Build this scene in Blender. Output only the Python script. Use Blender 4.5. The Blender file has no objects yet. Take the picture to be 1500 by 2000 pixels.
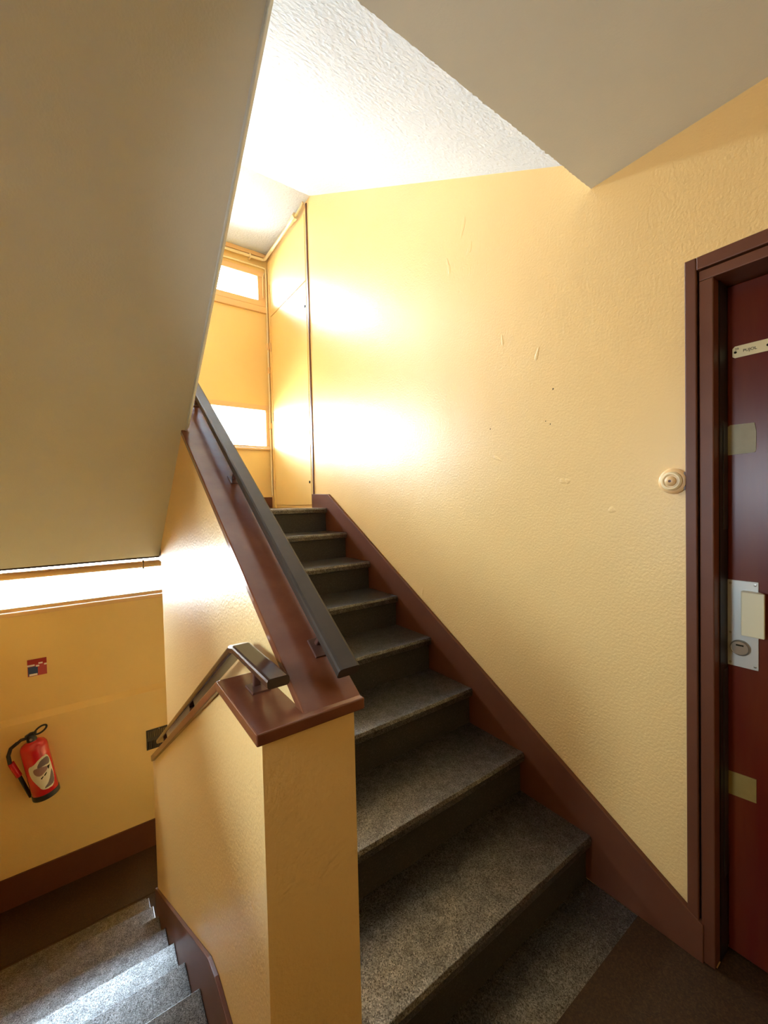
import bpy, bmesh, math, random
from mathutils import Vector, Matrix
S = bpy.context.scene
C = S.collection
random.seed(4)

# ------------------------------------------------------------------ camera
cam = bpy.data.objects.new('camera', bpy.data.cameras.new('camera'))
C.objects.link(cam)
S.camera = cam
F_PX, YAW, PITCH, ROLL, EYE = 809.26, 0.621374, -0.0257873, -0.0233356, 1.439
cam.data.sensor_fit = 'VERTICAL'
cam.data.sensor_height = 36.0
cam.data.sensor_width = 27.0
cam.data.lens = 36.0 * F_PX / 2000.0
cam.data.clip_start = 0.02
fw = Vector((math.sin(YAW) * math.cos(PITCH), math.cos(YAW) * math.cos(PITCH), math.sin(PITCH)))
r0 = Vector((math.cos(YAW), -math.sin(YAW), 0))
u0 = r0.cross(fw)
rr = r0 * math.cos(ROLL) + u0 * math.sin(ROLL)
uu = u0 * math.cos(ROLL) - r0 * math.sin(ROLL)
M = Matrix((rr, uu, -fw)).transposed().to_4x4()
M.translation = Vector((0, 0, EYE))
cam.matrix_world = M

# ------------------------------------------------------------------ sky and light
SKY = 25.5
w = bpy.data.worlds.new('sky')
S.world = w
w.use_nodes = True
nt = w.node_tree
bg = nt.nodes['Background']
tc = nt.nodes.new('ShaderNodeTexCoord')
sx = nt.nodes.new('ShaderNodeSeparateXYZ')
rp = nt.nodes.new('ShaderNodeValToRGB')
nt.links.new(tc.outputs['Generated'], sx.inputs[0])
mr = nt.nodes.new('ShaderNodeMapRange')
mr.inputs['From Min'].default_value = -1
mr.inputs['From Max'].default_value = 1
nt.links.new(sx.outputs['Z'], mr.inputs['Value'])
nt.links.new(mr.outputs[0], rp.inputs[0])
rp.color_ramp.elements[0].position = 0.40
rp.color_ramp.elements[0].color = (0.62, 0.62, 0.60, 1)
rp.color_ramp.elements[1].position = 0.56
rp.color_ramp.elements[1].color = (0.70, 0.87, 1.0, 1)
nt.links.new(rp.outputs[0], bg.inputs['Color'])
bg.inputs['Strength'].default_value = SKY

YB = 3.971                                           # inner face of the window wall
def portal(x0, x1, z0, z1):
    l = bpy.data.lights.new('window_portal', 'AREA')
    l.shape = 'RECTANGLE'
    l.size, l.size_y = x1 - x0, z1 - z0
    l.cycles.is_portal = True
    o = bpy.data.objects.new('window_portal', l)
    C.objects.link(o)
    o.location = ((x0 + x1) / 2, YB + 0.2, (z0 + z1) / 2)
    o.rotation_euler = (math.radians(-90), 0, 0)
for a in ((-.72, 1.5, .68, 1.06), (-.72, 1.5, 1.97, 2.40), (-.72, 1.5, 3.30, 3.69), (.56, 1.5, -.92, -.30)):
    portal(*a)

l = bpy.data.lights.new('window_portal', 'AREA')
l.shape = 'RECTANGLE'
l.size, l.size_y = .44, .30
l.cycles.is_portal = True
o = bpy.data.objects.new('window_portal', l)
C.objects.link(o)
o.location = (-.72 - .17, .81, 1.52)
o.rotation_euler = (0, math.radians(-90), 0)

S.view_settings.view_transform = 'Standard'
S.view_settings.look = 'None'
S.view_settings.gamma = 1.0
S.view_settings.use_curve_mapping = False
S.view_settings.exposure = 1.76
LAMP = 3.4  # strength of the added fill lamp

# ------------------------------------------------------------------ materials
def lin(c):
    return tuple(((v / 255) / 12.92 if v / 255 <= .04045 else ((v / 255 + .055) / 1.055) ** 2.4) for v in c)

def mat(name, col, rough=.5, metal=0, spec=.5, bump=None, vary=None, speck=None, coat=0, emit=None, ior=1.5, sheen=False):
    """col linear rgb; bump = [(scale, strength, distance)], vary = (scale, col2, amount), speck = (scale, [(pos, col)...])"""
    m = bpy.data.materials.new(name)
    m.use_nodes = True
    n, l = m.node_tree.nodes, m.node_tree.links
    b = n['Principled BSDF']
    b.inputs['Base Color'].default_value = (*col, 1)
    b.inputs['Roughness'].default_value = rough
    b.inputs['Metallic'].default_value = metal
    b.inputs['Specular IOR Level'].default_value = spec
    b.inputs['IOR'].default_value = ior
    b.inputs['Coat Weight'].default_value = coat
    b.inputs['Coat Roughness'].default_value = .08
    t = n.new('ShaderNodeTexCoord').outputs['Object']
    out = None
    if speck:
        v = n.new('ShaderNodeTexVoronoi')
        v.inputs['Scale'].default_value = speck[0]
        l.new(t, v.inputs['Vector'])
        s = n.new('ShaderNodeSeparateColor')
        l.new(v.outputs['Color'], s.inputs[0])
        r = n.new('ShaderNodeValToRGB')
        r.color_ramp.interpolation = 'CONSTANT'
        e = r.color_ramp.elements
        while len(e) < len(speck[1]):
            e.new(.5)
        for i, (p, cc) in enumerate(speck[1]):
            e[i].position = p
            e[i].color = (*cc, 1)
        l.new(s.outputs[0], r.inputs[0])
        out = r.outputs[0]
        if sheen:
            # worn polish: every chip of the terrazzo has its own gloss, and dull patches run through it
            q = n.new('ShaderNodeMapRange')
            q.inputs['To Min'].default_value = .15
            q.inputs['To Max'].default_value = 1.15
            l.new(s.outputs[1], q.inputs['Value'])
            nz = n.new('ShaderNodeTexNoise')
            nz.inputs['Scale'].default_value = 26
            nz.inputs['Detail'].default_value = 5
            l.new(t, nz.inputs['Vector'])
            q2 = n.new('ShaderNodeMapRange')
            q2.inputs['From Min'].default_value = .3
            q2.inputs['From Max'].default_value = .7
            q2.inputs['To Min'].default_value = .55
            q2.inputs['To Max'].default_value = 1.1
            l.new(nz.outputs['Fac'], q2.inputs['Value'])
            mu = n.new('ShaderNodeMath')
            mu.operation = 'MULTIPLY'
            l.new(q.outputs[0], mu.inputs[0])
            l.new(q2.outputs[0], mu.inputs[1])
            l.new(mu.outputs[0], b.inputs['Specular IOR Level'])
    if vary:
        no = n.new('ShaderNodeTexNoise')
        no.inputs['Scale'].default_value = vary[0]
        no.inputs['Detail'].default_value = 6
        no.inputs['Roughness'].default_value = .6
        mp = n.new('ShaderNodeMapping')
        mp.inputs['Scale'].default_value = vary[3] if len(vary) > 3 else (1, 1, 1)
        l.new(t, mp.inputs[0])
        l.new(mp.outputs[0], no.inputs['Vector'])
        mrn = n.new('ShaderNodeMapRange')
        mrn.inputs['From Min'].default_value = .38
        mrn.inputs['From Max'].default_value = .68
        mrn.inputs['To Max'].default_value = vary[2]
        l.new(no.outputs['Fac'], mrn.inputs['Value'])
        mx = n.new('ShaderNodeMix')
        mx.data_type = 'RGBA'
        l.new(mrn.outputs[0], mx.inputs['Factor'])
        mx.inputs['A'].default_value = (*col, 1)
        mx.inputs['B'].default_value = (*vary[1], 1)
        if out is not None:
            l.new(out, mx.inputs['A'])
        out = mx.outputs['Result']
    if out is not None:
        l.new(out, b.inputs['Base Color'])
    prev = None
    for (sc, st, di) in (bump or []):
        no = n.new('ShaderNodeTexNoise')
        no.inputs['Scale'].default_value = sc
        no.inputs['Detail'].default_value = 3
        l.new(t, no.inputs['Vector'])
        bp = n.new('ShaderNodeBump')
        bp.inputs['Strength'].default_value = st
        bp.inputs['Distance'].default_value = di
        l.new(no.outputs['Fac'], bp.inputs['Height'])
        if prev:
            l.new(prev, bp.inputs['Normal'])
        prev = bp.outputs[0]
    if prev:
        l.new(prev, b.inputs['Normal'])
    if emit:
        b.inputs['Emission Color'].default_value = (*emit[0], 1)
        b.inputs['Emission Strength'].default_value = emit[1]
    return m

YEL = (.86, .585, .240)
M_wall = mat('ochre_gloss_paint', YEL, .38, bump=[(115, .5, .003), (5, .18, .012)], vary=(2.2, (.84, .56, .228), .6))
M_wall_smooth = mat('ochre_smooth_paint', (.86, .585, .215), .42, bump=[(120, .25, .002), (9, .2, .008)], vary=(3, (.83, .555, .20), .6))
M_frame_paint = mat('ochre_joinery_paint', (.80, .50, .22), .35, bump=[(30, .1, .003)])
M_pipe = mat('cream_pipe_paint', (.85, .66, .36), .3)
M_soffit = mat('beige_soffit_paint', (.77, .75, .68), .6, bump=[(160, .3, .002)], vary=(3, (.73, .71, .64), .7))
M_white = mat('white_ceiling_paint', (.66, .69, .72), .6, bump=[(60, .9, .006)], vary=(9, (.55, .60, .62), .3))
M_brown = mat('brown_gloss_paint', (.155, .046, .022), .2, bump=[(30, .12, .002)], vary=(5, (.23, .082, .036), .8))
M_brown_matt = mat('brown_satin_paint', (.125, .040, .018), .46, spec=.35, bump=[(60, .1, .002)], vary=(6, (.15, .052, .024), .8))
M_rail = mat('dark_handrail_plastic', (.045, .033, .025), .38, spec=.35, vary=(14, (.065, .046, .034), .7))
M_rail2 = mat('dark_glossy_handrail', (.030, .014, .013), .13, vary=(10, (.05, .022, .018), .6))
M_iron = mat('brown_painted_iron', (.10, .04, .028), .35)
TER = [(0, (.016, .013, .009)), (.25, (.027, .023, .016)), (.60, (.045, .038, .029)), (.86, (.085, .075, .06)), (.965, (.24, .22, .19))]
M_ter = mat('grey_terrazzo', (.14, .12, .095), .29, bump=[(300, .45, .0012), (45, .2, .002)], spec=1.0, ior=2.1, sheen=True, speck=(360, TER), vary=(7, (.024, .019, .013), .5))
M_riser = mat('grey_terrazzo_riser', (.12, .10, .075), .5, bump=[(180, .3, .002)], speck=(330, [(0, (.026, .022, .016)), (.3, (.04, .034, .025)), (.9, (.075, .065, .05))]), vary=(5, (.028, .023, .016), .5))
M_floor = mat('brown_floor', (.045, .021, .007), .48, spec=.35, bump=[(120, .2, .002)], speck=(240, [(0, (.033, .015, .005)), (.3, (.045, .021, .007)), (.8, (.06, .03, .011))]))
M_door = mat('mahogany_gloss', (.12, .010, .005), .32, spec=.35, vary=(3, (.16, .03, .008), .8, (1, 4, .6)), bump=[(6, .1, .004)])
M_black = mat('dark_gap', (.012, .010, .012), .5)
M_strike = mat('dark_steel', (.05, .052, .06), .4, metal=.6)
M_alu = mat('brushed_aluminium', (.62, .61, .56), .42, metal=.35, bump=[(300, .1, .001)])
M_cream = mat('cream_enamel', (.82, .76, .52), .4)
M_plate = mat('cream_plastic_plate', (.88, .80, .50), .4)
M_tape = mat('beige_metal_patch', (.38, .33, .20), .5, vary=(18, (.30, .26, .15), .7))
M_patch = mat('tarnished_brass_patch', (.32, .22, .06), .5, vary=(18, (.26, .17, .04), .7))
M_steel = mat('steel', (.42, .38, .32), .3, metal=.8)
M_ink = mat('ink', (.02, .017, .01), .9, spec=.1)
M_red = mat('extinguisher_red', (.60, .012, .018), .22, coat=.4)
M_blackp = mat('black_rubber', (.018, .014, .014), .35)
M_lab_d = mat('label_dark', (.13, .085, .09), .5, vary=(25, (.20, .12, .11), .7))
M_lab_w = mat('label_white', (.72, .66, .52), .5)
M_lab_p = mat('label_pink', (.70, .36, .34), .5)
M_nred = mat('notice_red', (.32, .012, .014), .5)
M_nred2 = mat('notice_light_red', (.45, .06, .07), .5)
M_nblue = mat('notice_blue', (.035, .06, .17), .5)
M_nwhite = mat('notice_white', (.85, .78, .76), .5)
M_grille = mat('dark_bronze_grille', (.045, .03, .014), .45)
M_slot = mat('grille_slot_edge', (.22, .15, .06), .5)
M_stone = mat('concrete_back', (.5, .45, .38), .8)

def glass():
    m = bpy.data.materials.new('window_glass')
    m.use_nodes = True
    n, l = m.node_tree.nodes, m.node_tree.links
    n.remove(n['Principled BSDF'])
    t = n.new('ShaderNodeBsdfTransparent')
    t.inputs[0].default_value = (.96, .98, 1, 1)
    g = n.new('ShaderNodeBsdfGlossy')
    g.inputs['Roughness'].default_value = .05
    f = n.new('ShaderNodeFresnel')
    x = n.new('ShaderNodeMixShader')
    l.new(f.outputs[0], x.inputs[0])
    l.new(t.outputs[0], x.inputs[1])
    l.new(g.outputs[0], x.inputs[2])
    l.new(x.outputs[0], n['Material Output'].inputs[0])
    return m
M_glass = glass()

# ------------------------------------------------------------------ mesh helpers
class MB:
    def __init__(s):
        s.bm = bmesh.new()
    def box(s, x0, x1, y0, y1, z0, z1):
        v = [s.bm.verts.new((x, y, z)) for x in (x0, x1) for y in (y0, y1) for z in (z0, z1)]
        for f in ((0, 1, 3, 2), (4, 6, 7, 5), (0, 4, 5, 1), (2, 3, 7, 6), (0, 2, 6, 4), (1, 5, 7, 3)):
            s.bm.faces.new([v[i] for i in f])
        return s
    def prism(s, pts, a, b, axis='X'):
        """polygon pts in the two other axes (in X,Y,Z order) swept from a to b along axis"""
        def P(p, t):
            return {'X': (t, p[0], p[1]), 'Y': (p[0], t, p[1]), 'Z': (p[0], p[1], t)}[axis]
        A = [s.bm.verts.new(P(p, a)) for p in pts]
        B = [s.bm.verts.new(P(p, b)) for p in pts]
        s.bm.faces.new(A)
        s.bm.faces.new(B[::-1])
        n = len(pts)
        for i in range(n):
            s.bm.faces.new((A[i], A[(i + 1) % n], B[(i + 1) % n], B[i]))
        return s
    def tube(s, pts, r, n=10, cap=True, sq=None):
        """round tube, or a rounded rectangular bar when sq=(half width, half height, side vector)"""
        pts = [Vector(p) for p in pts]
        rings = []
        up = None
        for i, p in enumerate(pts):
            d = (pts[min(i + 1, len(pts) - 1)] - pts[max(i - 1, 0)]).normalized()
            if sq:
                side = Vector(sq[2]).normalized()
                nrm = side.cross(d).normalized()
                a, b = sq[0], sq[1]
                c = min(a, b) * .55
                # mitre the bar where it bends
                k = 1.0
                if 0 < i < len(pts) - 1:
                    d1 = (pts[i] - pts[i - 1]).normalized()
                    k = 1 / max(.5, d1.dot(d))
                ring = []
                for sx_, sy_ in ((1, -1), (1, 1), (-1, 1), (-1, -1)):
                    q = [(a, b - c), (a - c * .3, b - c * .3), (a - c, b)]
                    if sx_ * sy_ < 0:
                        q = q[::-1]
                    for (px, py) in q:
                        ring.append(p + side * px * sx_ + nrm * py * sy_ * k)
            else:
                if up is None:
                    up = Vector((0, 0, 1)) if abs(d.z) < .9 else Vector((1, 0, 0))
                e = d.cross(up).normalized()
                g = e.cross(d).normalized()
                up = g
                ring = [p + (e * math.cos(2 * math.pi * k / n) + g * math.sin(2 * math.pi * k / n)) * r for k in range(n)]
            rings.append([s.bm.verts.new(v) for v in ring])
        for A, B in zip(rings, rings[1:]):
            m_ = len(A)
            for k in range(m_):
                s.bm.faces.new((A[k], A[(k + 1) % m_], B[(k + 1) % m_], B[k]))
        if cap:
            s.bm.faces.new(rings[0][::-1])
            s.bm.faces.new(rings[-1])
        return s
    def lathe(s, prof, n=32, axis='Z', origin=(0, 0, 0)):
        """prof: (radius, height) list"""
        o = Vector(origin)
        rings = []
        for (r, h) in prof:
            R_ = []
            for k in range(n):
                a = 2 * math.pi * k / n
                c, d = math.cos(a) * max(r, 1e-5), math.sin(a) * max(r, 1e-5)
                v = {'Z': (c, d, h), 'X': (h, c, d), 'Y': (c, h, d)}[axis]
                R_.append(s.bm.verts.new(o + Vector(v)))
            rings.append(R_)
        for A, B in zip(rings, rings[1:]):
            for k in range(n):
                s.bm.faces.new((A[k], A[(k + 1) % n], B[(k + 1) % n], B[k]))
        s.bm.faces.new(rings[0][::-1])
        s.bm.faces.new(rings[-1])
        return s
    def build(s, name, m, parent=None, bevel=0, seg=2, smooth=False, loc=None):
        bmesh.ops.recalc_face_normals(s.bm, faces=s.bm.faces)
        me = bpy.data.meshes.new(name)
        s.bm.to_mesh(me)
        s.bm.free()
        for q in (m if isinstance(m, (list, tuple)) else [m]):
            me.materials.append(q)
        o = bpy.data.objects.new(name, me)
        C.objects.link(o)
        if parent:
            o.parent = parent
        if loc:
            o.location = loc
        if smooth:
            for p in me.polygons:
                p.use_smooth = True
            try:
                me.set_sharp_from_angle(angle=math.radians(38))
            except Exception:
                pass
        if bevel:
            b = o.modifiers.new('bevel', 'BEVEL')
            b.width = bevel
            b.segments = seg
            b.limit_method = 'ANGLE'
            b.angle_limit = math.radians(35)
        return o

def thing(name, label, cat, loc=(0, 0, 0), group=None):
    o = bpy.data.objects.new(name, None)
    o.empty_display_size = .05
    C.objects.link(o)
    o.location = loc
    return tag(o, label, cat, group)
def tag(o, label, cat, group=None):
    o['label'] = label
    o['category'] = cat
    if group:
        o['group'] = group
    return o
def struct(o, label=None, cat=None):
    o['kind'] = 'structure'
    if label:
        o['label'] = label
    if cat:
        o['category'] = cat
    return o
def sempty(name, label, cat, loc=(0, 0, 0)):
    o = bpy.data.objects.new(name, None)
    o.empty_display_size = .05
    C.objects.link(o)
    o.location = loc
    return struct(o, label, cat)

# ------------------------------------------------------------------ main dimensions
XW, XS = 1.505, 1.485            # right wall, face of its skirting string
XL = -.72                        # left wall
H, D, Y1 = .175, .2891, .795     # riser, going, first nosing of the flight going up
YD = 1.19                        # edge of the landing above the flight going down
PL, PM, PR = .266, .360, .479    # faces of the two parapets of the middle wall
LAND = 8 * H
TOP = 4.1

# ------------------------------------------------------------------ shell
DY0, DY1 = -.45, .423            # clear door opening along Y
b = MB()
b.box(XW, XW + .25, .464, YB + .2, -1.6, TOP)
b.box(XW, XW + .25, DY0 - .04, .464, 2.10, TOP)
b.box(XW, XW + .25, -1.3, DY0 - .04, -1.6, TOP)
b.box(XW, XW + .25, DY0 - .04, .464, -1.6, -.005)
b.box(XW + .18, XW + .25, DY0 - .04, .464, -.005, 2.10)
wr = struct(b.build('wall_right', M_wall), 'glossy ochre wall rising beside the right flight of stairs', 'wall')
struct(MB().box(XL - .15, XL, -1.3, .66, -1.6, TOP).box(XL - .15, XL, .96, YB + .2, -1.6, TOP).box(XL - .15, XL, .66, .96, -1.6, 1.30).box(XL - .15, XL, .66, .96, 1.74, TOP).build('wall_left', M_wall_smooth), 'ochre wall on the far left of the stairwell', 'wall')
struct(MB().box(XL - .15, XW + .25, -1.45, -1.3, -1.6, TOP).build('wall_front', M_wall_smooth), 'ochre wall closing the landing', 'wall')
b = MB()
for z0, z1 in ((-1.6, -.92), (-.30, .672), (1.075, 1.962), (2.398, 3.288), (3.688, TOP)):
    b.box(XL, XW, YB, YB + .15, z0, z1)
b.box(XL, .56, YB, YB + .15, -.92, -.30)
wb = b.build('wall_back', M_wall_smooth)
struct(wb, 'ochre window wall at the half landings', 'wall')
# thicker lower wall with a sloped ledge above the extinguisher
MB().prism([(YB, -1.4), (YB - .032, -1.4), (YB - .032, -.100), (YB, -.060)], XL, .555).build('ledge', M_wall_smooth, wb)

# floors and landing slabs
struct(MB().box(XL, XW, -1.3, .637, -.26, 0).box(XL, PL, .637, YD - .25, -.26, 0).box(XW, XW + .18, DY0, DY1, -.3, -.004).build('floor', M_floor), 'brown speckled landing floor in front of the door', 'floor')
struct(MB().box(XL, XW, 3.45, YB, -1.65, -1.4).box(XL, XW, -1.3, 3.45, -1.72, -1.402).build('floor', M_floor), 'brown floor of the half landing below', 'floor')
b = MB().box(XL, XW, 3.12, YB, 1.10, LAND - .002).box(PM, XW, 2.87, 3.12, 1.10, LAND - .04).box(XL, PM, 2.96, 3.12, 1.12, LAND - .04)
struct(b.build('floor', M_floor), 'slab of the half landing above at eye level', 'floor')

# ceilings
n = 160
pts = [(XL, -1.3), (XW, -1.3)]
for i in range(n + 1):
    x = XW + (.392 - XW) * i / n
    pts.append((x, .783 + ((random.uniform(-.0012, .0012) + .003 * max(0, random.random() - .8) / .2) if 0 < i < n else 0)))
pts += [(.392, .70), (XL, .70)]
struct(MB().prism(pts, 2.54, 2.80, 'Z').build('ceiling', M_soffit), 'beige landing ceiling with a ragged paint edge at upper right', 'ceiling')
m2 = .549
b = MB().prism([(.79, 2.637), (3.003, 3.85), (3.003, TOP), (.79, TOP)], .31, XW)
struct(MB().box(XL, XW, 3.003, YB, 3.85, TOP).build('ceiling', M_white), 'white flat ceiling over the upper half landing', 'ceiling')
struct(MB().box(XL, .31, -1.3, 3.003, 3.95, TOP).build('ceiling', M_white), 'white ceiling high over the left flight', 'ceiling')
struct(b.build('ceiling', M_white), 'rough white sloping ceiling under the flight overhead', 'ceiling')
# the soffit of the flight that climbs back over the flight going down
ms = .72
def zs(y):
    return 1.131 + ms * (2.95 - y)
sof = MB().prism([(2.955, 1.128), (2.955, 1.39), (2.66, 1.75), (.70, zs(.70) + .3), (.70, zs(.70))], XL, PM).build('ceiling', M_soffit)
struct(sof, 'big beige sloping soffit of the overhead flight at upper left', 'ceiling')
b = MB()
for y0, y1 in ((.70, 2.058),):
    A = [(PM - .004, 0), (.376, 0), (.392, .028), (.392, .36), (PM - .004, .36)]
    va = [b.bm.verts.new((x, y0, zs(y0) + dz)) for x, dz in A]
    vb = [b.bm.verts.new((x, y1, zs(y1) + dz)) for x, dz in A]
    b.bm.faces.new(va); b.bm.faces.new(vb[::-1])
    for i in range(5):
        b.bm.faces.new((va[i], va[(i + 1) % 5], vb[(i + 1) % 5], vb[i]))
b.build('edge_band', M_soffit, sof)
MB().tube([(.375, 2.056, zs(2.056)), (.375, .70, zs(.70))], .0045, 8).build('edge_bead', M_white, sof, smooth=True)
# parapet of that overhead flight
b = MB().prism([(.9, zs(.9) + .3), (2.058, zs(2.058) + .3), (2.058, zs(2.058) + 1.25), (.9, zs(.9) + 1.2)], .30, .391)
b.prism([(2.058, zs(2.058) + .3), (2.85, zs(2.85) + .3), (2.85, zs(2.85) + 1.2), (2.058, zs(2.058) + 1.25)], .30, PM - .002)
struct(b.build('wall_upper', M_wall_smooth), 'ochre parapet of the overhead flight', 'wall')

# middle wall: tall parapet (right) and descending parapet (left)
mb_ = .632
def zb(y):
    return .993 + mb_ * (y - .803)
mc = .612
def zc(y):
    return .995 - mc * (y - 1.095)
b = MB().prism([(.805, -.4), (.805, .972), (.86, zb(.86) - .028), (2.87, zb(2.87) - .028), (2.87, -1.4), (1.6, -1.4)], PM, PR)
struct(b.build('wall_centre', M_wall), 'tall ochre parapet wall between the two flights', 'wall')
b = MB().prism([(.805, -1.4), (.805, .972), (1.088, .972), (2.775, zc(2.775) - .028), (2.775, -1.4)], PL, PM)
struct(b.build('wall_low', M_wall), 'low ochre parapet descending beside the left flight', 'wall')

# brown caps on the parapets
cap = sempty('trim_3', 'glossy brown flat board capping the end of the low parapet', 'coping')
MB().prism([(.25, .788), (.498, .788), (.498, .868), (PM + .003, .868), (PM + .003, 1.095), (.25, 1.095)], .969, .995, 'Z').build('level_board', M_brown, cap, bevel=.003)
MB().prism([(1.095, .969), (1.095, .995), (2.715, zc(2.715)), (2.70, zc(2.715) - .027)], .25, PM + .003).build('sloping_board', M_brown, cap, bevel=.003)
bd = MB().prism([(.797, .990), (2.90, zb(2.90)), (2.90, zb(2.90) - .03), (.84, .990)], .356, .498).build('trim_4', M_brown, bevel=.003)
struct(bd, 'long brown board sloping up the tall parapet between the flights', 'coping')

# string and skirtings
st = [(.452, 0), (.452, .118), (.484, .136), (2.803, 1.503), (3.078, 1.511), (3.078, 1.2), (2.9, 1.2), (1.0, 0)]
struct(MB().prism(st, XS, XW).build('baseboard_right', M_brown_matt, bevel=.002), 'brown skirting string climbing the right wall beside the steps', 'skirting')
struct(MB().box(XL, XW, YB - .046, YB - .03, -1.4, -1.18).build('baseboard_back', M_brown_matt), 'dark brown skirting of the lower half landing', 'skirting')
struct(MB().box(XL, XS, YB - .014, YB, LAND, LAND + .105).build('baseboard_back', M_brown_matt), 'brown skirting of the upper half landing', 'skirting')
pts = [(.806, 0), (.806, .075), (YD + .06, .075)]
pts += [(YD + .15, .05), (2.79, .13 - .605 * (2.79 - YD)), (2.79, -1.4), (2.3, -1.4), (YD, -.3)]
struct(MB().prism(pts, PL - .013, PL).build('baseboard_low', M_brown_matt, bevel=.002), 'brown skirting along the left flight going down', 'skirting')
struct(MB().box(1.4975, XW, 3.062, 3.08, 1.511, 3.83).build('trim_1', M_brown_matt), 'thin brown upright strip beside the cupboard', 'trim')

# ------------------------------------------------------------------ stairs
def flight(name, label, x0, x1, yf, zf, dirn):
    """steps k=1..8; dirn +1 climbs along +Y from the first nosing yf, -1 goes down along +Y from the landing edge yf"""
    t = thing(name, label, 'staircase')
    for k in range(1, 9):
        if dirn > 0:
            yn, zt = yf + (k - 1) * D, zf + k * H
            dep = D + .05 if k < 8 else .325
            prof = [(yn, zt - .036), (yn - .002, zt - .012), (yn + .004, zt), (yn + dep, zt), (yn + dep, zt - .04), (yn + .02, zt - .04)]
            rz = [(yn + .022, zt - .04), (yn + dep - .002, zt - .04), (yn + dep - .002, zt - .35), (yn + .022, zt - H)]
        else:
            yn, zt = yf + k * D, zf - k * H
            if k == 8:
                prof = [(yn - D - .03, zt), (yn - D + .22, zt), (yn - D + .22, zt - .04), (yn - D - .03, zt - .04)]
                rz = None
            else:
                prof = [(yn, zt - .036), (yn + .002, zt - .012), (yn - .004, zt), (yn - D - .02, zt), (yn - D - .02, zt - .04), (yn - .02, zt - .04)]
                rz = [(yn - .022, zt - .04), (yn - D - .018, zt - .04), (yn - D - .018, zt - .12), (yn - .022, zt - H)]
        s = MB().prism(prof, x0, x1).build('step', M_ter, t, bevel=.002)
        if rz:
            MB().prism(rz, x0, x1).build('riser', M_riser, s)
    return t
up = flight('staircase', 'grey terrazzo flight of eight steps climbing beside the right wall', PR + .001, XS - .001, Y1, 0, 1)
dn = flight('staircase', 'pale terrazzo flight going down at the lower left', XL + .002, PL - .014, YD, 0, -1)
MB().box(PR + .001, XS - .001, .637, .818, -.04, .0005).build('landing_strip', M_ter, up)
MB().box(XL + .002, PL - .014, YD - .27, YD, -.04, .0005).build('landing_strip', M_ter, dn)
MB().box(XL + .002, PL - .014, YD - .03, YD - .02, -.2, -.04).build('riser', M_riser, dn)

# ------------------------------------------------------------------ handrails
def bracket(parent, x, y, zbase, ztop, slope, lean=0):
    L = math.sqrt(1 + slope * slope)
    d = Vector((0, 1 / L, slope / L))
    nrm = Vector((0, -slope / L, 1 / L))
    p = Vector((x, y, zbase))
    o = MB()
    q = [p - d * .028 + nrm * .001, p + d * .028 + nrm * .001]
    o.tube(q, 0, sq=(.022, .004, (1, 0, 0)))
    br = o.build('bracket', M_iron, parent)
    MB().tube([p + d * .012, p + d * .006 + nrm * (ztop * .5), p - d * .012 + nrm * ztop], 0, sq=(.009, .006, (1, 0, 0))).build('bracket_arm', M_iron, br)
hr = thing('handrail', 'long dark handrail running up above the tall parapet board', 'handrail')
RX = lambda y: .462 + .018 * (y - .8)
MB().tube([(RX(y), y, zb(y) + .073) for y in (.795, 1.5, 2.2, 2.95)], 0, sq=(.027, .015, (1, 0, 0))).build('rail', M_rail, hr)
for y in (.935, 1.66, 2.34):
    bracket(hr, RX(y) - .004, y, zb(y), .056, mb_)
hl = thing('handrail', 'short dark handrail bending down the low parapet on the left', 'handrail')
X_ = .310
MB().tube([(X_, .822, 1.070), (X_, 1.078, 1.070), (X_, 1.11, 1.062), (X_ - .003, 2.0, zc(2.0) + .074), (X_ - .005, 2.72, zc(2.72) + .07)], 0, sq=(.024, .0105, (1, 0, 0))).build('rail', M_rail2, hl)
bracket(hl, X_ + .01, .985, .995, .066, 0)
for y in (1.75, 2.55):
    bracket(hl, X_, y, zc(y), .052, -mc)

# ------------------------------------------------------------------ windows
def window(name, label, z0, z1, gz0, gz1, xr, xl=XL):
    t = sempty(name, label, 'window', (0, YB, z0))
    def P(n, m, x0, x1, y0, y1, a, c, bv=.003):
        o = MB().box(x0, x1, y0 - YB, y1 - YB, a - z0, c - z0).build(n, m, t, bevel=bv)
        return o
    xm = .55 if xl < 0 else .97
    P('sill', M_frame_paint, xl, XW, YB - .022, YB + .09, z0, (z0 + gz0) / 2 - .002)
    P('frame', M_frame_paint, xl, XW, YB - .012, YB + .09, (z0 + gz0) / 2 + .003, gz0)
    P('frame', M_frame_paint, xl, XW, YB - .008, YB + .09, gz1, z1)
    P('frame', M_frame_paint, xr, XW, YB - .006, YB + .09, gz0, gz1)
    P('frame', M_frame_paint, xl, xl + .06, YB - .006, YB + .09, gz0, gz1)
    P('mullion', M_frame_paint, xm, xm + .07, YB - .006, YB + .09, gz0, gz1)
    for x0, x1 in ((xl + .06, xm), (xm + .07, xr)):
        P('pane', M_glass, x0, x1, YB + .04, YB + .044, gz0, gz1, 0)
    return t
window('window_1', 'low strip window above the upper half landing floor', 1.962, 2.398, 2.003, 2.350, 1.447)
window('window_2', 'high strip window under the ceiling of the upper half landing', 3.288, 3.688, 3.405, 3.632, 1.408)
window('window_3', 'strip window under the soffit above the extinguisher', .672, 1.075, .735, 1.05, 1.46)
window('fill_window_5', 'hidden window added behind the parapet to light the lower half landing', -.92, -.30, -.87, -.34, 1.46, .56)  # added out of sight to brighten the lower half landing

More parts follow.
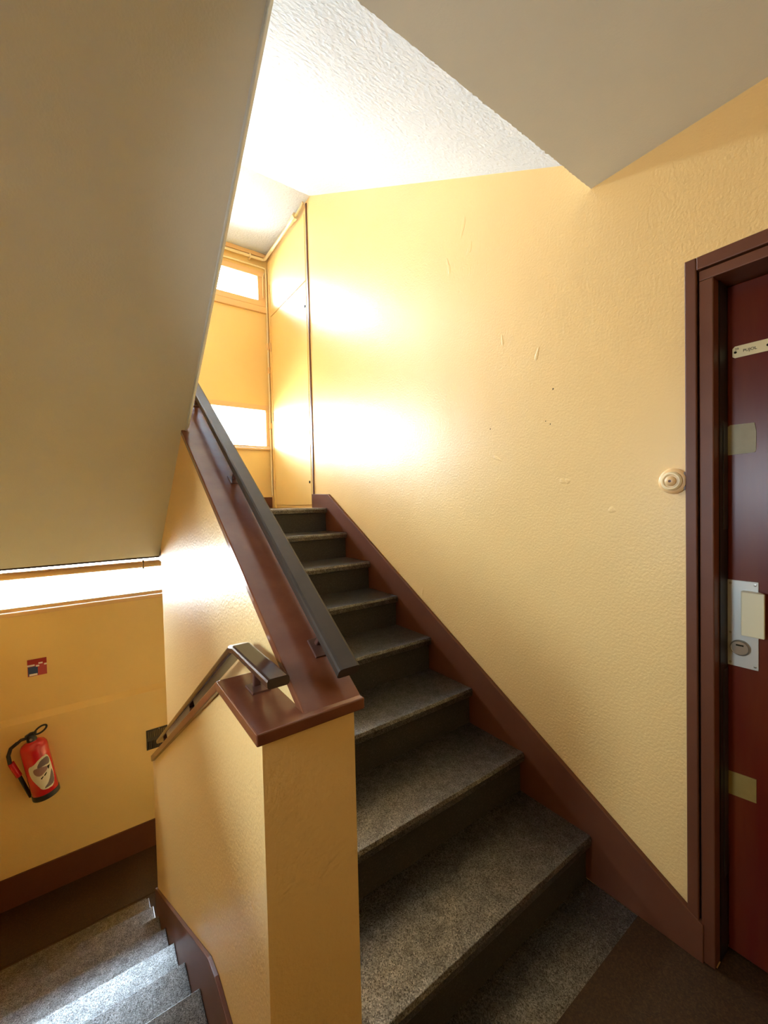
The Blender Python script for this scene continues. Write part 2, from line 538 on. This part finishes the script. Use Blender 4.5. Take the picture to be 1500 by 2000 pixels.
# pipes on the window wall and along the cupboard
p = thing('pipe', 'cream gas pipe turning the corner just below the upper ceiling', 'pipe')
arc = [(1.44 + .03 * math.sin(a), YB - .032 - .03 * (1 - math.cos(a)), 3.787) for a in [i * math.pi / 12 for i in range(7)]]
MB().tube([(XL + .002, YB - .032, 3.782)] + arc + [(1.47, 3.30, 3.795)], .0135, 12).build('tube', M_pipe, p, smooth=True)
MB().tube([(1.47, 3.33, 3.795), (1.47, 3.25, 3.797)], .021, 12).tube([(1.47, 3.245, 3.797), (1.47, 3.205, 3.798)], .027, 6).build('coupling', M_pipe, p)
MB().tube([(1.472, 3.21, 3.80), (1.474, 3.10, 3.812), (1.474, 3.065, 3.825)], .009, 10).build('thin_tube', M_pipe, p, smooth=True)
for x in (.6, 1.33):
    MB().box(x - .008, x + .008, YB - .05, YB, 3.762, 3.803).build('clip', M_pipe, p, bevel=.003)
p2 = thing('pipe', 'thin cream pipe under the gas pipe dropping down the corner', 'pipe')
arc = [(1.468 + .018 * math.sin(a), YB - .018, 3.718 - .018 * (1 - math.cos(a))) for a in [i * math.pi / 12 for i in range(7)]]
MB().tube([(XL + .002, YB - .018, 3.718)] + arc + [(1.487, YB - .018, 1.52)], .009, 10).build('tube', M_pipe, p2, smooth=True)
MB().tube([(1.455, YB - .014, 3.43), (1.455, YB - .014, 3.62), (1.466, YB - .016, 3.66), (1.478, YB - .018, 3.675)], .006, 8).build('branch_tube', M_pipe, p2, smooth=True)
for z in (2.97, 2.74, 2.2):
    MB().box(1.474, XW - .002, YB - .034, YB - .001, z - .03, z + .03).build('clip', M_frame_paint, p2, bevel=.004)
p3 = thing('pipe', 'thick ochre pipe crossing the strip window over the extinguisher', 'pipe')
MB().tube([(XL + .002, YB - .036, .969), (.9, YB - .036, .965)], .0285, 16).build('tube', M_frame_paint, p3, smooth=True)
MB().box(.352, .366, YB - .069, YB - .004, .93, 1.005).build('clip', M_frame_paint, p3, bevel=.003)
MB().lathe([(.006, -.069), (.006, -.073)], 10, 'Y', (.359, YB, .99)).build('screw', M_ink, p3)
MB().tube([(.362, YB - .07, .985), (.355, YB - .072, .945), (.368, YB - .07, .915), (.375, YB - .06, .875)], .0022, 6).build('loose_wire', M_ink, p3)
struct(MB().box(XL, XW, YB - .03, YB, 3.812, 3.85).build('trim_2', M_frame_paint, bevel=.004), 'ochre batten under the upper ceiling', 'trim')

# service cupboard in the wall of the upper half landing
cb = thing('cupboard', 'tall flush cream cupboard doors at the top of the right wall', 'cupboard', (XW, 3.49, LAND))
def cbx(n, m, y0, y1, z0, z1, t, par=cb, bv=.002):
    return MB().box(-t, 0, y0 - 3.49, y1 - 3.49, z0 - LAND, z1 - LAND).build(n, m, par, bevel=bv)
cbx('frame', M_wall_smooth, 3.082, 3.10, 1.425, 3.77, .006)
cbx('frame', M_wall_smooth, 3.895, 3.935, 1.40, 3.77, .010)
low = cbx('lower_door', M_wall_smooth, 3.104, 3.892, 1.425, 3.234, .008)
upd = cbx('upper_door', M_wall_smooth, 3.104, 3.892, 3.241, 3.765, .008)
for par, yy, zz in ((low, 3.128, 3.04), (low, 3.13, 1.612)):
    MB().lathe([(.011, 0), (.011, -.002), (.006, -.003)], 16, 'X', (-.008, yy - 3.49, zz - LAND)).build('keyhole', M_ink, par)
for zz in (1.62, 2.28, 2.95):
    MB().tube([(-.012, 3.897 - 3.49, zz - LAND - .04), (-.012, 3.897 - 3.49, zz - LAND + .04)], .006, 8).build('hinge', M_frame_paint, low, smooth=True)
MB().tube([(-.012, 3.897 - 3.49, 3.5 - LAND - .04), (-.012, 3.897 - 3.49, 3.5 - LAND + .04)], .006, 8).build('hinge', M_frame_paint, upd, smooth=True)

# ------------------------------------------------------------------ apartment door
dr = sempty('door_1', 'dark red mahogany apartment door in a brown frame on the right', 'door', (XW, 0, 0))
def dbx(n, m, x0, x1, y0, y1, z0, z1, par=dr, bv=.003):
    return MB().box(x0 - XW, x1 - XW, y0, y1, z0, z1).build(n, m, par, bevel=bv)
fr = dbx('frame', M_brown_matt, 1.488, 1.53, .464, .494, 0, 2.138)
dbx('moulding', M_brown_matt, 1.493, 1.62, .424, .459, 0, 2.066, fr)
dbx('moulding', M_black, 1.511, 1.53, .455, .468, 0, 2.10, fr, 0)
f2 = dbx('frame', M_brown_matt, 1.488, 1.53, DY0 - .07, .4641, 2.100, 2.138)
dbx('moulding', M_brown_matt, 1.493, 1.62, DY0 - .035, .459, 2.066, 2.096, f2)
dbx('moulding', M_black, 1.511, 1.53, DY0, .46, 2.094, 2.102, f2, 0)
f3 = dbx('frame', M_brown_matt, 1.488, 1.53, DY0 - .07, DY0 - .04, 0, 2.10)
dbx('moulding', M_brown_matt, 1.493, 1.62, DY0 - .035, DY0, 0, 2.066, f3)
dbx('seal', M_black, 1.535, 1.60, .4205, .425, 0, 2.066, fr, 0)
dbx('strike_plate', M_strike, 1.56, 1.598, .4185, .4215, 1.33, 1.655, fr, .001)
dbx('strike_plate', M_strike, 1.56, 1.598, .4185, .4215, .25, .9, fr, .001)
leaf = dbx('leaf', M_door, 1.602, 1.645, DY0 + .002, .421, .004, 2.064)
XD = 1.602 - XW
pl = thing('nameplate', 'narrow cream nameplate screwed to the red door near its top', 'nameplate', (1.602, .362, 1.862))
MB().prism([(-.048, -.0175), (.040, -.0175), (.046, -.0125), (.046, .011), (.040, .0175), (-.048, .0175)], -.003, 0).build('plate', M_plate, pl, bevel=.001)
for yy in (.0385, -.035):
    MB().lathe([(.0035, -.003), (.0035, -.0045), (.001, -.0048)], 12, 'X', (0, yy, -.001)).build('screw', M_ink, pl)
def text(s, size, loc, m, par):
    cu = bpy.data.curves.new('lettering', 'FONT')
    cu.body = s
    cu.size = size
    cu.align_x = 'CENTER'
    cu.align_y = 'CENTER'
    cu.extrude = .0003
    cu.resolution_u = 3
    cu.materials.append(m)
    o = bpy.data.objects.new('lettering', cu)
    C.objects.link(o)
    o.parent = par
    o.matrix_local = Matrix(((0, 0, -1, loc[0]), (-1, 0, 0, loc[1]), (0, 1, 0, loc[2]), (0, 0, 0, 1)))
    me = bpy.data.meshes.new_from_object(o.evaluated_get(bpy.context.evaluated_depsgraph_get()))
    q = bpy.data.objects.new('lettering', me)
    C.objects.link(q)
    q.parent = par
    q.matrix_local = o.matrix_local
    bpy.data.objects.remove(o)
    return q
text('PUJOL', .0115, (-.0034, .005, -.001), M_ink, pl)
text('29', .009, (-.0034, .035, .008), M_ink, pl)
pa = tag(MB().prism([(.357, 1.558), (.419, 1.555), (.4195, 1.641), (.414, 1.646), (.357, 1.645), (.353, 1.62), (.3535, 1.563)], 1.5995, 1.602).build('cover_plate', M_tape), 'beige square cover plate on the door above the lock', 'plate')
pb = tag(MB().prism([(.353, .508), (.421, .502), (.421, .574), (.353, .580)], 1.5995, 1.602).build('cover_plate', M_patch), 'dull brass rectangular plate low on the red door', 'plate')
lk = thing('lock_plate', 'aluminium lock plate with a cream pull handle on the red door', 'lock', (1.602, .384, 1.042))
MB().box(-.004, 0, -.0365, .0365, -.132, .132).build('plate', M_alu, lk, bevel=.001)
MB().prism([(-.020, .0), (-.036, -.004), (-.036, -.056), (-.026, -.056), (-.004, -.040), (-.004, .0)], -.026, .104, 'Z').build('pull_handle', M_cream, lk, bevel=.002)
cy = MB().lathe([(.024, -.004), (.024, -.010), (.0215, -.0135), (.020, -.012)], 32, 'X', (0, .005, -.072)).build('lock_cylinder', M_steel, lk, smooth=True)
MB().box(-.0132, -.0118, -.004, .014, -.066, -.0615).build('keyhole', M_ink, cy)
for yy in (.029, -.029):
    for zz in (.122, -.030, -.122):
        MB().lathe([(.0035, -.003), (.0035, -.0052), (.001, -.0056)], 12, 'X', (0, yy, zz)).build('screw', M_steel, lk)

# doorbell
be = thing('doorbell', 'round cream doorbell push on the wall left of the door frame', 'doorbell', (XW, .530, 1.481))
MB().lathe([(.040, 0), (.040, -.008), (.036, -.012), (.030, -.0135)], 40, 'X').build('base', M_frame_paint, be, smooth=True)
MB().lathe([(.029, -.012), (.029, -.021), (.025, -.026), (.021, -.026), (.019, -.022), (.016, -.022)], 40, 'X').build('ring', M_pipe, be, smooth=True)
MB().lathe([(.015, -.020), (.015, -.028), (.010, -.032), (.004, -.0325)], 32, 'X').build('button', M_frame_paint, be, smooth=True)
MB().lathe([(.004, -.030), (.004, -.0335), (.001, -.034)], 16, 'X').build('button_centre', M_iron, be)
tag(MB().box(1.494, XW, .4945, .500, 1.452, 1.508).build('wall_plug', M_iron, bevel=.001), 'small brown block between the doorbell and the door frame', 'block')

# blistered paint and small chips on the right wall
def blob(name, m, y, z, ry, rz, h, tilt):
    b = MB()
    rings = []
    for k, hh in ((1.0, 0), (.8, h * .7), (.45, h)):
        rings.append([])
        for i in range(12):
            a = 2 * math.pi * i / 12
            q = k * (1 + .18 * math.sin(3 * a + y * 40))
            dy, dz = math.cos(a) * ry * q, math.sin(a) * rz * q
            rings[-1].append(b.bm.verts.new((XW - hh + .0003, y + dy * math.cos(tilt) - dz * math.sin(tilt), z + dy * math.sin(tilt) + dz * math.cos(tilt))))
    for A, B in zip(rings, rings[1:]):
        for i in range(12):
            b.bm.faces.new((A[i], A[(i + 1) % 12], B[(i + 1) % 12], B[i]))
    b.bm.faces.new(rings[-1])
    return b.build(name, m, wr, smooth=True)
for (y, z, ry, rz, t_) in ((1.40, 2.74, .012, .055, .3), (1.50, 2.60, .010, .05, -.2), (1.36, 2.62, .014, .03, .5), (1.01, 2.02, .008, .03, .3), (1.18, 2.13, .007, .028, -.1), (.905, 1.50, .016, .010, .4), (.885, 1.50, .010, .012, -.5), (1.97, 1.02, .006, .03, .2), (1.75, .93, .008, .03, .1), (.72, 1.39, .014, .012, 0), (1.22, 1.62, .03, .008, .5)):
    blob('paint_blister', M_wall, y, z, ry, rz, .0016, t_)
for (y, z, r_) in ((.941, 1.865, .003), (.955, 1.73, .0022), (.975, 1.745, .002), (1.255, 1.757, .0026)):
    blob('chip', M_ink, y, z, r_, r_ * 1.6, .0006, .3)

# ------------------------------------------------------------------ fire extinguisher
ex = thing('fire_extinguisher', 'red fire extinguisher hung on the ochre wall of the lower landing', 'extinguisher', (-.342, YB - .112, -.422))
ex.rotation_euler = (0, math.radians(-9), 0)
RB = .078
MB().lathe([(RB * .96, -.185), (RB, -.178), (RB, .160), (RB * .97, .178), (RB * .86, .194), (RB * .62, .205), (.030, .210), (.026, .222)], 40).build('cylinder', M_red, ex, smooth=True)
MB().lathe([(RB * .93, -.212), (RB * 1.03, -.207), (RB * 1.03, -.172), (RB * .98, -.168)], 40).build('base_cap', M_blackp, ex, smooth=True)
va = MB().lathe([(.028, .222), (.030, .240), (.024, .262), (.018, .272)], 20).build('valve', M_blackp, ex, smooth=True, loc=(0, 0, -.014))
MB().tube([(-.012, 0, .258), (-.055, -.004, .262), (-.075, -.004, .250)], .011, 8).build('hose_joint', M_blackp, va, smooth=True)
MB().lathe([(.009, -.034), (.009, -.028), (.005, -.040)], 14, 'Y', (.0, 0, .248)).build('gauge', M_steel, va)
ring = [(.060 + .036 * math.cos(a), -.01, .287 + .021 * math.sin(a) + .012 * math.cos(a)) for a in [i * math.pi / 10 for i in range(21)]]
MB().tube(ring, .0065, 8, cap=False).build('carry_ring', M_blackp, va, smooth=True)
MB().tube([(-.03, 0, .272), (.0, 0, .282), (.035, 0, .278)], 0, sq=(.010, .006, (0, 1, 0))).build('lever', M_blackp, va)
MB().tube([(-.075, -.004, .238), (-.115, -.006, .218), (-.136, -.008, .175), (-.138, -.01, .12), (-.124, -.008, .07), (-.112, .0, .01), (-.100, .012, -.09), (-.088, .03, -.19)], .012, 10).build('hose', M_blackp, ex, smooth=True)
MB().tube([(-.133, -.010, .12), (-.122, -.008, .06), (-.112, -.002, .005)], .019, 12).build('nozzle_grip', M_red, ex, smooth=True)
MB().box(-.03, .03, .06, .081, .03, .09).build('wall_bracket', M_blackp, ex, bevel=.003)

def inside(p, poly):
    x, y = p
    r = False
    for i in range(len(poly)):
        (x1, y1), (x2, y2) = poly[i], poly[i - 1]
        if (y1 > y) != (y2 > y) and x < (x2 - x1) * (y - y1) / (y2 - y1) + x1:
            r = not r
    return r
def smoothpoly(P, it=3):
    for _ in range(it):
        Q = []
        for i in range(len(P)):
            a, c = P[i], P[(i + 1) % len(P)]
            Q += [(a[0] * .75 + c[0] * .25, a[1] * .75 + c[1] * .25), (a[0] * .25 + c[0] * .75, a[1] * .25 + c[1] * .75)]
        P = Q
    return P
b = MB()
N = 84
outl = smoothpoly([(-.98, .62), (-.45, .66), (.1, .95), (.98, .98), (.98, -.98), (-.25, -.98), (-.55, -.55), (-.98, .0)], 2)
dark1 = smoothpoly([(-.15, .62), (.15, .82), (.85, .84), (.86, .35), (.3, .42), (-.3, .40)], 2)
pink = smoothpoly([(-.62, .42), (-.2, .45), (.25, .36), (.62, .25), (.35, .05), (-.25, -.12), (-.6, .12)], 2)
dark2 = smoothpoly([(-.2, -.88), (.35, -.62), (.72, -.1), (.9, .02), (.9, -.82), (.2, -.90)], 2)
marks = [[(-.2, -.22), (.02, -.14), (.02, -.2), (-.15, -.30)], [(.1, -.12), (.32, 0), (.34, -.08), (.14, -.2)], [(.5, .3), (.8, .28), (.55, .05)]]
ang0, ang1, h0, h1 = -2.25, -.42, -.140, .108
grid = {}
def gv(i, j):
    if (i, j) not in grid:
        a = ang0 + (ang1 - ang0) * i / N
        grid[(i, j)] = b.bm.verts.new((math.cos(a) * (RB + .0012), math.sin(a) * (RB + .0012), h0 + (h1 - h0) * j / N))
    return grid[(i, j)]
for i in range(N):
    for j in range(N):
        u = (i + .5) / N * 2 - 1, (j + .5) / N * 2 - 1
        if inside(u, outl):
            f = b.bm.faces.new((gv(i, j), gv(i + 1, j), gv(i + 1, j + 1), gv(i, j + 1)))
            f.material_index = 0
            if inside(u, dark1) or inside(u, dark2):
                f.material_index = 1
            elif inside(u, pink):
                f.material_index = 2
            if any(inside(u, q) for q in marks):
                f.material_index = 3
b.build('label', [M_lab_w, M_lab_d, mat('label_mauve', (.30, .16, .15), .5), M_ink], ex, smooth=True)

# safety notice
no = thing('safety_notice', 'small red and blue safety notice on the wall above the extinguisher', 'notice', (-.339, YB, .276))
def nb(n, m, x0, x1, z0, z1, y=.0022):
    return MB().box(x0, x1, -y, -.0002, z0, z1).build(n, m, no)
nb('sheet', M_nred2, -.055, .055, -.062, .062, .0018)
nb('header', M_nred, -.055, .055, .024, .062)
nb('blue_field', M_nblue, -.052, .003, -.058, .008)
nb('white_mark', M_nwhite, -.046, .0, -.058, -.044, .0026)
nb('white_mark', M_nwhite, -.055, -.014, .012, .024, .0026)
nb('white_mark', M_nwhite, .008, .032, .022, .033, .0026)
nb('white_mark', M_nwhite, -.007, .012, .004, .015, .0026)
nb('white_mark', M_nwhite, .040, .055, .008, .020, .0026)

# ventilation grille
vg = thing('vent_grille', 'dark slotted ventilation grille low beside the handrail on the back wall', 'grille', (.43, YB - .032, -.505))
fr = MB().box(-.095, .095, -.006, 0, -.083, .083).build('plate', M_grille, vg, bevel=.001)
for row, (z0, z1) in enumerate(((.018, .070), (-.072, -.012))):
    for i in range(13):
        x = -.084 + i * .014
        MB().prism([(x, -.006), (x + .006, -.011), (x + .008, -.006)], z0, z1, 'Z').build('slat', M_slot if row == 0 else M_grille, vg)
MB().lathe([(.004, -.006), (.004, -.008)], 12, 'Y', (0, 0, .076)).build('screw', M_steel, vg)

# unseen window added in the left wall to light the landing and door
WY0, WY1, WZ0, WZ1 = .66, .96, 1.30, 1.74
t = sempty('fill_window_4', 'small unseen window added in the left wall to light the landing', 'window', (XL, WY0, WZ0))
for (y0, y1, z0, z1) in ((0, .03, 0, WZ1 - WZ0), (WY1 - WY0 - .03, WY1 - WY0, 0, WZ1 - WZ0), (.03, WY1 - WY0 - .03, 0, .03), (.03, WY1 - WY0 - .03, WZ1 - WZ0 - .03, WZ1 - WZ0)):
    MB().box(-.08, .006, y0, y1, z0, z1).build('frame', M_frame_paint, t, bevel=.003)
MB().box(-.05, -.046, .03, WY1 - WY0 - .03, .03, WZ1 - WZ0 - .03).build('pane', M_glass, t)

# ------------------------------------------------------------------ unseen lamp added behind the viewer as fill light
la = thing('fill_lamp', 'unseen opal lamp added behind the viewer as fill light', 'lamp', (.30, -.85, 2.54))
MB().lathe([(.14, 0), (.14, -.03), (.12, -.035)], 32).build('base', M_alu, la, smooth=True)
MB().lathe([(.13, -.03), (.125, -.06), (.09, -.09), (.03, -.105), (.002, -.107)], 32).build('diffuser', mat('fill_lamp_opal', (.9, .88, .8), .4, emit=((1, .93, .80), LAMP)), la, smooth=True)
